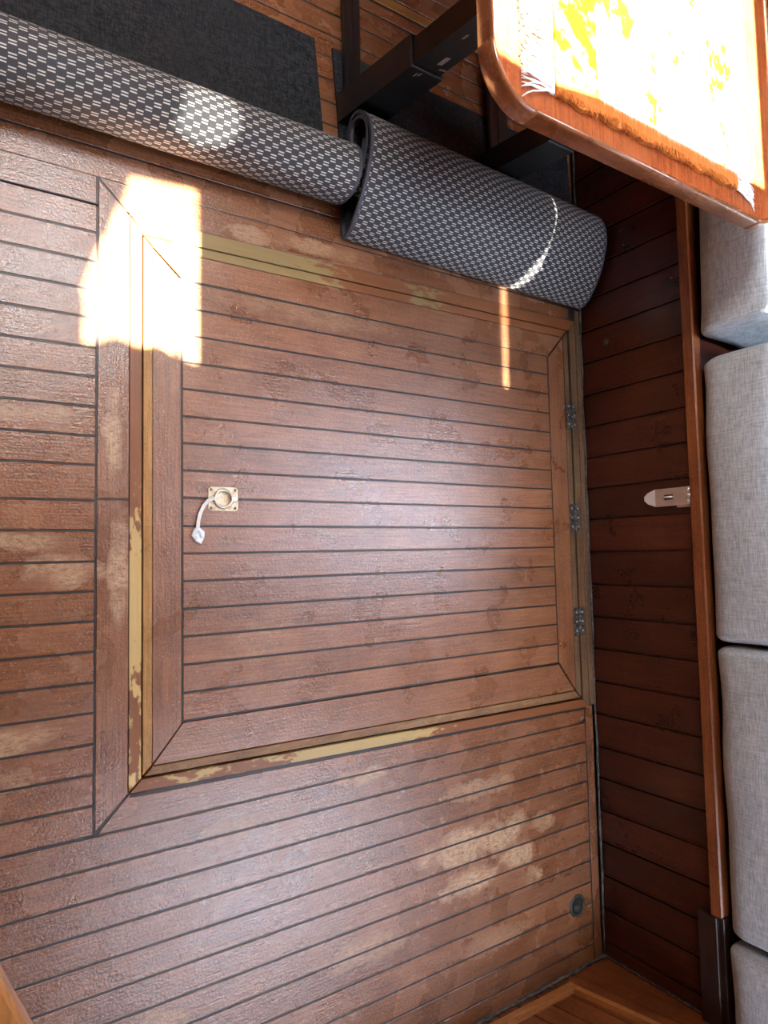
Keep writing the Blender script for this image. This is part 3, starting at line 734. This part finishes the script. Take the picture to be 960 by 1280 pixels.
def circ(cy, r, n=12, e=0.0):
    return [(cy + r * math.cos(a), r + r * math.sin(a) * (1 - e)) for a in [-math.pi / 3 - 2 * math.pi * k / n for k in range(n)]]
C1 = circ(0.976, 0.0795); C1[0] = (1.03, 0.012)
rolled('rolled_rug', 'long slim rolled basket-weave rug lying left of the fatter roll', -0.75, 0.824, C1, C1, 2.9, 1.372, tilt0=0, tilt1=0.14, skew=-0.03)
PA = [(1.10, 0.004), (1.02, 0.001), (0.93, 0.001), (0.85, 0.003), (0.834, 0.022), (0.848, 0.066), (0.895, 0.122), (0.950, 0.164), (1.015, 0.190), (1.078, 0.178), (1.125, 0.135), (1.146, 0.082), (1.138, 0.030)]
PB = [(1.09, 0.004), (1.02, 0.001), (0.93, 0.001), (0.84, 0.003), (0.818, 0.020), (0.832, 0.055), (0.885, 0.100), (0.945, 0.130), (1.015, 0.147), (1.072, 0.138), (1.110, 0.110), (1.128, 0.072), (1.120, 0.030)]
rolled('rolled_rug', 'fatter loosely rolled basket-weave rug whose open end faces the slim roll, against the bench', 0.868, 1.792, PA, PB, 2.6, 1.368, tilt0=-0.07, tilt1=0.0, skew=-0.02, inner_shift=0.005, loose=(0.040, 0.026))

# ================================================================== TABLE
def rpoly(x0, x1, y0, y1, rbl, rbr, n=12):
    P = []
    def arc(cx, cy, r, a0, a1):
        for k in range(n + 1):
            a = a0 + (a1 - a0) * k / n; P.append((cx + r * math.cos(a), cy + r * math.sin(a)))
    arc(x0 + rbl, y0 + rbl, rbl, math.pi, 1.5 * math.pi); arc(x1 - rbr, y0 + rbr, rbr, 1.5 * math.pi, 2 * math.pi)
    P += [(x1, y1), (x0, y1)]
    return P
TX0, TX1, TY0, TY1, TZ = 0.735, 1.662, 0.748, 2.15, 0.735
def table():
    t = empty('saloon_table', (1.21, 1.4, 0), 'glossy orange-red wooden table with rounded moulded corners on a black steel frame', 'table')
    b = MB(); P = rpoly(TX0 + .0105, TX1 - .0105, TY0 + .0105, TY1, 0.0895, 0.0945)
    b.prism(P, 0.703, TZ - .002, (0, 1, 0), .5); b.build('tabletop', ['table'], t)
    # moulding swept along the rim : profile (offset inward, z)
    prof = [(0.012, 0.698), (0.003, 0.698), (0.0, 0.702), (0.0, 0.731), (0.0015, 0.7355), (0.004, 0.7375), (0.0075, 0.7375), (0.010, 0.7355), (0.0115, 0.7325)]
    def sweep(name, pts, lab, mat='tablerim'):
        q = MB(); n = len(pts); V_ = []; 
        for i, (p, nn) in enumerate(pts):
            for o_, z in prof: V_.append((p[0] + nn[0] * o_, p[1] + nn[1] * o_, z))
        k = len(prof); F_ = [[i * k + j, (i + 1) * k + j, (i + 1) * k + j + 1, i * k + j + 1] for i in range(n - 1) for j in range(k - 1)]
        F_ += [list(range(k)), [(n - 1) * k + j for j in range(k)][::-1]]
        L = 0; uv = []
        for i, (p, nn) in enumerate(pts):
            if i: L += math.hypot(p[0] - pts[i - 1][0][0], p[1] - pts[i - 1][0][1])
            uv += [(L, j * .006) for j in range(k)]
        q.add(V_, F_, uvs=uv, smooth=True); o = q.build(name, [mat], t, recalc=True)
        if lab: tag(o, lab)
    R1, R2 = 0.100, 0.105
    arc = lambda cx, cy, r, a0, a1, n: [((cx + r * math.cos(a0 + (a1 - a0) * k / n), cy + r * math.sin(a0 + (a1 - a0) * k / n)), (-math.cos(a0 + (a1 - a0) * k / n), -math.sin(a0 + (a1 - a0) * k / n))) for k in range(n + 1)]
    sweep('edge_moulding', [((TX0, TY1), (1, 0)), ((TX0, TY0 + R1 + .001), (1, 0))], None)
    sweep('corner_moulding', arc(TX0 + R1, TY0 + R1, R1, math.pi, 1.5 * math.pi, 18), 'laminated rounded corner moulding')
    sweep('edge_moulding', [((TX0 + R1 + .001, TY0), (0, 1)), ((TX1 - R2 - .001, TY0), (0, 1))], None)
    sweep('corner_moulding', arc(TX1 - R2, TY0 + R2, R2, 1.5 * math.pi, 2 * math.pi, 14), None)
    sweep('edge_moulding', [((TX1, TY0 + R2 + .001), (-1, 0)), ((TX1, TY1), (-1, 0))], None)
    # black steel legs: leaning box sections with a slimmer telescoping upper tube
    def leg(xf, yf, hx, hy, lean):
        d = Vector((lean, 0.0, 1)).normalized(); U = X3.copy(); V = Y3.copy()
        F = (Vector((xf, yf, 0)), U, V, Vector((lean, 0, 1)))
        q = MB(); q.box(-hx, hx, -hy, hy, 0.0096, 0.285, (1, 0, 0), .5, 0, F, 0.003)
        lg = q.build('leg', ['black'], t)
        q = MB(); q.box(-hx + .008, hx - .008, -hy + .008, hy - .008, 0.286, 0.69, (1, 0, 0), .5, 0, F, 0.003); up = q.build('inner_tube', ['black'], lg)
        return lg, F
    l1, F1 = leg(0.905, 1.20, 0.048, 0.040, 0.17)
    def chip(q, F, x, yside, z, w_, h_, rot):
        o, U, V, W = F; c = o + U * x + V * yside + W * z
        q.add([c + U * w_ * .5 + W * (h_ * .5 + rot), c - U * w_ * .5 + W * (h_ * .5), c - U * w_ * .5 - W * h_ * .5, c + U * w_ * .5 - W * (h_ * .5 - rot)], [[0, 1, 2, 3]])
    for (x, z, w_, h_) in [(0.010, 0.325, 0.012, 0.030), (0.030, 0.30, 0.018, 0.006), (-0.018, 0.262, 0.004, 0.014), (-0.010, 0.268, 0.004, 0.012), (-0.01, 0.41, .005, .016)]:
        ys_ = -0.0325 if z > 0.286 else -0.0405
        q = MB(); chip(q, F1, x, ys_, z, w_, h_, 0.004); tag(q.build('paint_chip', ['chip'], l1), 'chipped paint showing bare metal')
    l2, F2 = leg(1.372, 1.165, 0.050, 0.036, 0.17)
    for x0_, x1_ in ((0.876, 0.925), (1.392, 1.472)):
        q = MB(); q.box(x0_, x1_, 1.235, 2.05, 0.0095, 0.030, (0, 1, 0), .5, 0, None, 0.004)
        q.box((x0_ + x1_) / 2 - .003, (x0_ + x1_) / 2 + .003, 1.235, 2.05, 0.030, 0.032)
        q.build('foot_bar', ['black'], t)
    q = MB(); q.box(0.86, 1.56, 1.17, 1.23, 0.672, 0.700, (1, 0, 0), .5, 0, None, .002); q.build('crossbar', ['black'], t)
    # runner rug on the table
    r = empty('table_rug', (1.28, 1.4, TZ), 'orange and cream woven rug with white fringes lying on the glossy table', 'rug')
    q = MB(); X0r, X1r, Y0r = 0.879, 1.462, 0.797; nx, ny = 50, 60; V_ = []
    rnd = random.Random(3)
    wav = [0.004 * math.sin(k * .8) + 0.003 * rnd.random() for k in range(nx + 1)]
    for j in range(ny + 1):
        for i in range(nx + 1):
            x = X0r + (X1r - X0r) * i / nx + .003 * math.sin(j * .7); y = Y0r + 1.15 * (j / ny) ** 1.3 + (wav[i] * max(0, 1 - j / 6))
            z = TZ + 0.0075 + .0012 * math.sin(x * 40) * math.sin(y * 33)
            V_.append(Vector((x, y, z)))
    m1 = nx + 1; nb = len(V_); F_ = [[j * m1 + i, j * m1 + i + 1, (j + 1) * m1 + i + 1, (j + 1) * m1 + i] for j in range(ny) for i in range(nx)]
    V2 = [Vector((v.x, v.y, TZ - .001)) for v in V_]
    side = [[i + 1, i, nb + i, nb + i + 1] for i in range(nx)] + [[j * m1, (j + 1) * m1, nb + (j + 1) * m1, nb + j * m1] for j in range(ny)] + [[(j + 1) * m1 + nx, j * m1 + nx, nb + j * m1 + nx, nb + (j + 1) * m1 + nx] for j in range(ny)]
    q.add(V_ + V2, F_ + side, uvs=[(v.x, v.y) for v in V_ + V2]); q.build('woven_field', ['rug'], r)
    # shaggy near edge: short tufts
    q = MB()
    for k in range(330):
        x = X0r + (X1r - X0r) * rnd.random(); y = Y0r + rnd.random() * .012; a = rnd.uniform(-.5, .5); L = rnd.uniform(.006, .013)
        q.tube([(x, y + .004, TZ + .007), (x + a * L * .4, y - L * .3, TZ + .009), (x + a * L, y - L * .8, TZ + .0045)], [.0011, .001, .0005], 4)
    o = q.build('pile_edge', ['rug'], r); tag(o, 'shaggy orange pile edge')
    # white end cords and fringes
    for side_, xb in ((-1, X0r), (1, X1r)):
        q = MB(); q.box(min(xb, xb + side_ * .008), max(xb, xb + side_ * .008), Y0r + .002, 2.0, TZ - .0005, TZ + .006, bev=.002)
        y = Y0r + 0.004
        while y < 1.75:
            big = rnd.random()
            nst = 5
            base = Vector((xb + side_ * .006, y, TZ + .004)); L = rnd.uniform(.052, .075) if y > Y0r + .03 else .074
            ang0 = rnd.uniform(-.18, .18) + (-.25 if (side_ > 0) else -.06)
            for s_ in range(nst):
                an = ang0 + (s_ - 2) * .045 + rnd.uniform(-.05, .05); pts = []; cv = rnd.uniform(-.35, .35)
                for k in range(7):
                    u = k / 6; pts.append(base + Vector((side_ * L * u * math.cos(an), L * u * math.sin(an + cv * u) + (s_ - 2) * .0012 * (1 + u) + .0015 * math.sin(u * 9 + s_), .002 * math.sin(math.pi * u) - .002 * u + .0006 * s_ * (1 - u) * .5)))
                q.tube(pts, [.0016, .0017, .0016, .0015, .0014, .0013, .0009], 5)
            y += rnd.uniform(.0085, .0125)
        tag(q.build('fringe', ['fringe'], r), 'white knotted cotton fringe', kind=None)
table()

# ================================================================== NEAR STEP (blurred corner bottom left)
def step():
    q = MB(); z = 0.86
    # edge line through the measured points (0.041,-0.33) .. (0.059,-0.375), corner lies in frame
    P = [(-0.35, -0.62), (0.115, -0.62), (0.072, -0.402), (0.054, -0.362), (0.034, -0.315), (0.018, -0.300), (-0.35, -0.300)]
    q.prism(P, z - .03, z, (0, 1, 0), .5, 0, None, .004)
    o = q.build('wooden_step', ['step']); tag(o, 'orange varnished wooden step corner in the lower left of the photo', 'step')
    for (x, y) in ((-0.10, -0.58), (-0.30, -0.34)):
        b = MB(); b.box(x - .012, x + .012, y - .012, y + .012, 0, z - .03, (0, 0, 1), .5); b.build('support', ['step'], o)
step()

# ================================================================== CABIN SHELL
def shell():
    def wall(name, x0, x1, y0, y1, z0, z1, mat='wallwood', g=(1, 0, 0)):
        b = MB(); b.box(x0, x1, y0, y1, z0, z1, g); return tag(b.build(name, [mat]), kind='structure')
    wall('wall_left', -1.16, -1.1, -1.9, 2.7, -0.03, CEIL)
    wall('wall_front', -1.1, 3.1, 2.62, 2.68, -0.03, CEIL)
    wall('wall_rear', -1.1, 3.1, -1.95, -1.89, -0.03, CEIL)
    wall('wall_right', 3.10, 3.13, -1.9, 2.7, -0.03, CEIL)
    # ceiling with added openings shaped to cast the sun patches, cut as strips in y
    rnd = random.Random(11)
    def proj(x, y, z): d = CEIL - z; return x + SUNX * d, y + SUNY * d
    # opening list: functions giving [x0,x1] for a given y (ceiling coordinates)
    fp = [(0.236, 0.455), (0.300, 0.485), (0.345, 0.470), (0.392, 0.478), (0.425, 0.462), (0.430, 0.500), (0.445, 0.455), (0.480, 0.448), (0.480, 0.862), (0.332, 0.850), (0.318, 0.79), (0.300, 0.76), (0.285, 0.71), (0.262, 0.665), (0.245, 0.61), (0.232, 0.575), (0.240, 0.54), (0.238, 0.51)]
    A = [proj(x, y, 0) for x, y in fp]
    rp = [(0.400, 0.905), (0.470, 0.880), (0.520, 0.900), (0.532, 0.95), (0.525, 1.00), (0.500, 1.04), (0.430, 1.04), (0.405, 0.98)]
    Bp = [proj(x, y, 0.15) for x, y in rp]
    bm = bmesh.new()
    def loop(P):
        vs = [bm.verts.new((x, y, CEIL)) for x, y in P]
        return [bm.edges.new((vs[i], vs[(i + 1) % len(vs)])) for i in range(len(vs))]
    es = loop([(-1.16, -1.95), (3.2, -1.95), (3.2, 2.68), (-1.16, 2.68)])
    es += loop(A)
    def span(P, y):
        xs = []
        for i in range(len(P)):
            (xa, ya_), (xb, yb_) = P[i], P[(i + 1) % len(P)]
            if (ya_ - y) * (yb_ - y) < 0: xs.append(xa + (xb - xa) * (y - ya_) / (yb_ - ya_))
        return (min(xs), max(xs)) if len(xs) > 1 else None
    yy = min(p[1] for p in Bp) + .004
    while yy < max(p[1] for p in Bp) - .005:       # added narrow slots, side by side, that dim the sun patch on the slim roll
        sp_ = span(Bp, yy + .0015)
        if sp_ and sp_[1] - sp_[0] > .01: es += loop([(sp_[0], yy), (sp_[1], yy), (sp_[1], yy + .0030), (sp_[0], yy + .0030)])
        yy += .0125
    tx0, ty0 = proj(0.745, 0.828, TZ); tx1 = proj(1.60, 0.82, TZ)[0]
    es += loop([(tx0, ty0), (tx0 + .12, ty0 - .008), (tx0 + .25, ty0 + .012), (tx1, ty0 + .014), (tx1, 1.36), (tx0, 1.36)])
    cl = [(1.457, 0.515, 0), (1.458, 0.77, 0), (1.485, 0.825, .05), (1.512, 0.875, .09), (1.545, 0.925, .115), (1.562, 0.975, .135), (1.566, 1.035, .147), (1.563, 1.08, .14), (1.560, 1.13, .12)]
    cp = [proj(*c) for c in cl]; hw = [.010, .012, .012, .015, .018, .022, .024, .022, .018]
    yy = cp[0][1]                                   # added row of short slots that shapes and dims the sliver of sun
    while yy < cp[-1][1] - .006:
        def at(y):
            for k in range(len(cp) - 1):
                if cp[k][1] <= y <= cp[k + 1][1] + 1e-9:
                    f_ = (y - cp[k][1]) / (cp[k + 1][1] - cp[k][1])
                    return cp[k][0] + (cp[k + 1][0] - cp[k][0]) * f_, hw[k] + (hw[k + 1] - hw[k]) * f_
            return cp[-1][0], hw[-1]
        (xa, wa), (xb, wb) = at(yy), at(yy + .0042)
        es += loop([(xa - wa, yy), (xa + wa, yy), (xb + wb, yy + .0042), (xb - wb, yy + .0042)])
        yy += .0105
    bmesh.ops.triangle_fill(bm, edges=es, use_beauty=True)
    me = bpy.data.meshes.new('ceiling'); bm.to_mesh(me); bm.free(); me.materials.append(M['paint'])
    o = bpy.data.objects.new('ceiling', me); COL.objects.link(o); tag(o, kind='structure')
    md = o.modifiers.new('thick', 'SOLIDIFY'); md.thickness = 0.004; md.offset = 1
shell()
